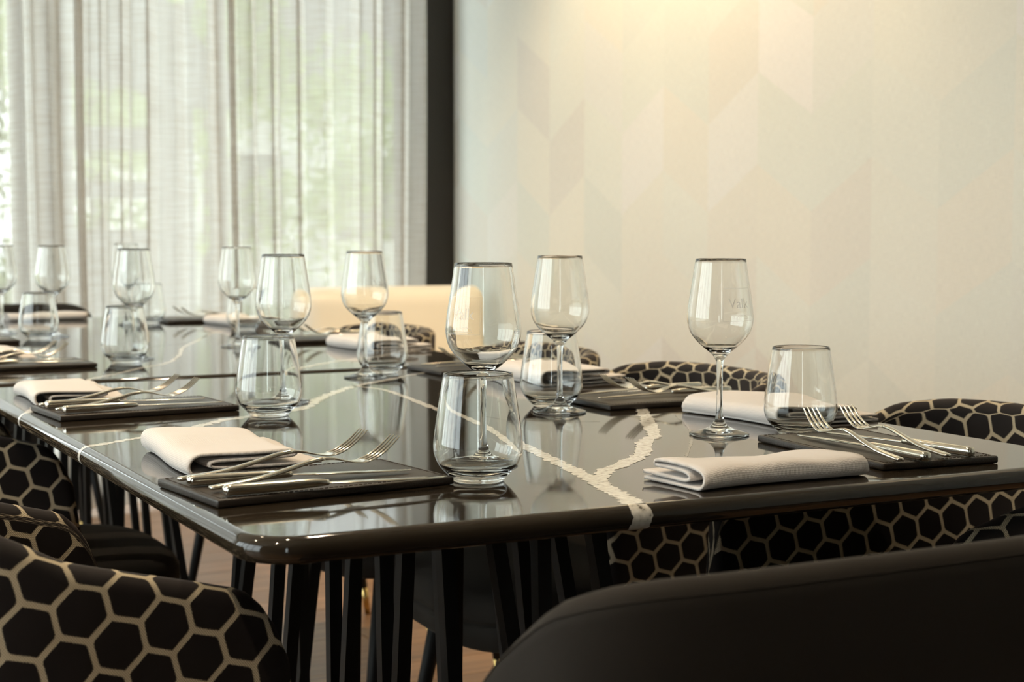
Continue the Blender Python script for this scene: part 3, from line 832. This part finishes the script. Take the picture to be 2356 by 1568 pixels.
napkin(.815, 1.015, 92, .215, .170, 12, 'folded white napkin seen through the centre tumbler', -1, .026)
napkin(.842, 1.83, 92, .22, .150, 14, 'folded white napkin behind the tumbler near the table gap', -1, .024)
napkin(.848, 2.785, 92, .22, .140, 15, 'small distant folded napkin behind the slim far wine glass', -1, .022)
napkin(.37, 3.33, 0, .215, .110, 16, 'folded napkin at the far head of the table', 1, .020)
napkin(.045, 1.885, 90, .21, .140, 17, 'folded napkin cut off at the left edge, past the gap', -1, .022)

# ---------------------------------------------------------------- garden outside the window
lw = MB(); lw.box((-25, YB + .17, -.30), (40, 45, -.12)); o = lw.build('lawn', M['lawn']); o['kind'] = 'structure'
lw = MB(); lw.box((-25, -20, -.30), (XL - .22, YB + .16, -.12)); o = lw.build('added_paving', M['stone']); o['kind'] = 'structure'
lw = MB(); lw.box((-25, YB + .17, -.12), (40, 9.0, -.10)); o = lw.build('added_paving', M['stone']); o['kind'] = 'structure'  # unseen paving, added so less green bounces off the lawn onto the curtains
pv = empty('garden_pavilion', (2.3, 10.0, -.12)); tag(pv, 'grey timber garden pavilion with a sloping roof outside the window', 'pavilion')
def pbox(nm, a, b, m=None):
    mb = MB(); mb.box(a, b); return mb.build(nm, m or M['greypaint'], pv)
pbox('post', (-.75, -.06, 0), (-.34, .06, 3.6)); pbox('wall_panel', (.23, -.06, 0), (.52, .06, 2.75))
pbox('beam', (-.34, -.05, 1.70), (.23, .05, 1.86)); pbox('beam', (-.34, -.05, 1.36), (.23, .05, 1.48)); pbox('wall_panel', (-.34, -.05, 0), (.23, .05, 1.14))
mb = MB(); mb.add([(-.75, -.2, 3.9), (.80, -.2, 2.2), (.80, .9, 2.2), (-.75, .9, 3.9), (-.75, -.2, 3.1), (-.34, -.2, 2.2), (.05, -.2, 2.13), (.30, -.2, 2.0), (.80, -.2, 2.0)], [(0, 1, 2, 3), (0, 4, 5, 6, 7, 8, 1)])
o = mb.build('roof', M['greypaint'], pv); s_ = o.modifiers.new('solid', 'SOLIDIFY'); s_.thickness = .08
hs = empty('neighbour_house', (9.0, 22, -.12)); tag(hs, 'pale rendered house beyond the garden with grey roof', 'house')
mb = MB(); mb.box((-3.2, 0, 0), (4.5, 6, 3.4)); mb.build('wall', M['whitewall'], hs)
mb = MB(); mb.add([(-3.6, -.4, 3.3), (4.9, -.4, 3.3), (4.9, 6.4, 3.3), (-3.6, 6.4, 3.3), (-3.6, 3, 5.6), (4.9, 3, 5.6)], [(0, 1, 5, 4), (2, 3, 4, 5), (0, 4, 3), (1, 2, 5), (3, 2, 1, 0)]); mb.build('roof', M['greypaint'], hs)
for x in (-2.4, -.4, 1.8):
    mb = MB(); mb.box((x, -.03, 1.0), (x + 1.1, .05, 2.3)); wn_ = mb.build('window', M['greypaint'], hs)
    mb = MB(); mb.box((x + .08, -.045, 1.08), (x + 1.02, -.03, 2.22)); mb.build('pane', M['pane'], wn_)
def tree(x, y, h, rx, seed, label):
    rr = random.Random(seed); root = empty('garden_tree', (x, y, -.12)); tag(root, label, 'tree', 'trees in the garden')
    mb = MB(); mb.tube([(0, 0, 0), (.05, .03, h * .3), (0, 0, h * .7)], [.11, .08, .04], 8); mb.build('trunk', M['bark'], root, True)
    mb = MB()
    cl = [(Vector((rr.uniform(-.7, .7) * rx, rr.uniform(-.7, .7) * rx, rr.uniform(.22, .95) * h)), rr.uniform(.3, .5) * rx) for _ in range(26)]
    for c, r in cl:
        for _ in range(110):
            d = Vector((rr.gauss(0, 1), rr.gauss(0, 1), rr.gauss(0, 1))).normalized() * r * rr.uniform(.4, 1)
            p = c + d; a = Vector((rr.gauss(0, 1), rr.gauss(0, 1), rr.gauss(0, 1))).normalized(); b = a.orthogonal().normalized(); s = rr.uniform(.05, .09)
            mb.add([p - a * s, p + b * s * .5, p + a * s, p - b * s * .5], [(0, 1, 2, 3)])
    o = obj('foliage', mesh('foliage', mb.v, mb.f, M['leaf'], False), root); o['kind'] = 'stuff'
tree(2.9, 13.5, 3.4, 1.3, 1, 'bright green tree behind the grey garden pavilion')
tree(0.6, 12.6, 2.3, .8, 2, 'low leafy tree left of the pavilion outside')
tree(4.6, 15.6, 4.6, 1.1, 3, 'tall pale green tree in the middle of the garden')
tree(7.8, 18.6, 3.4, 1.6, 4, 'rounded tree before the neighbouring house')
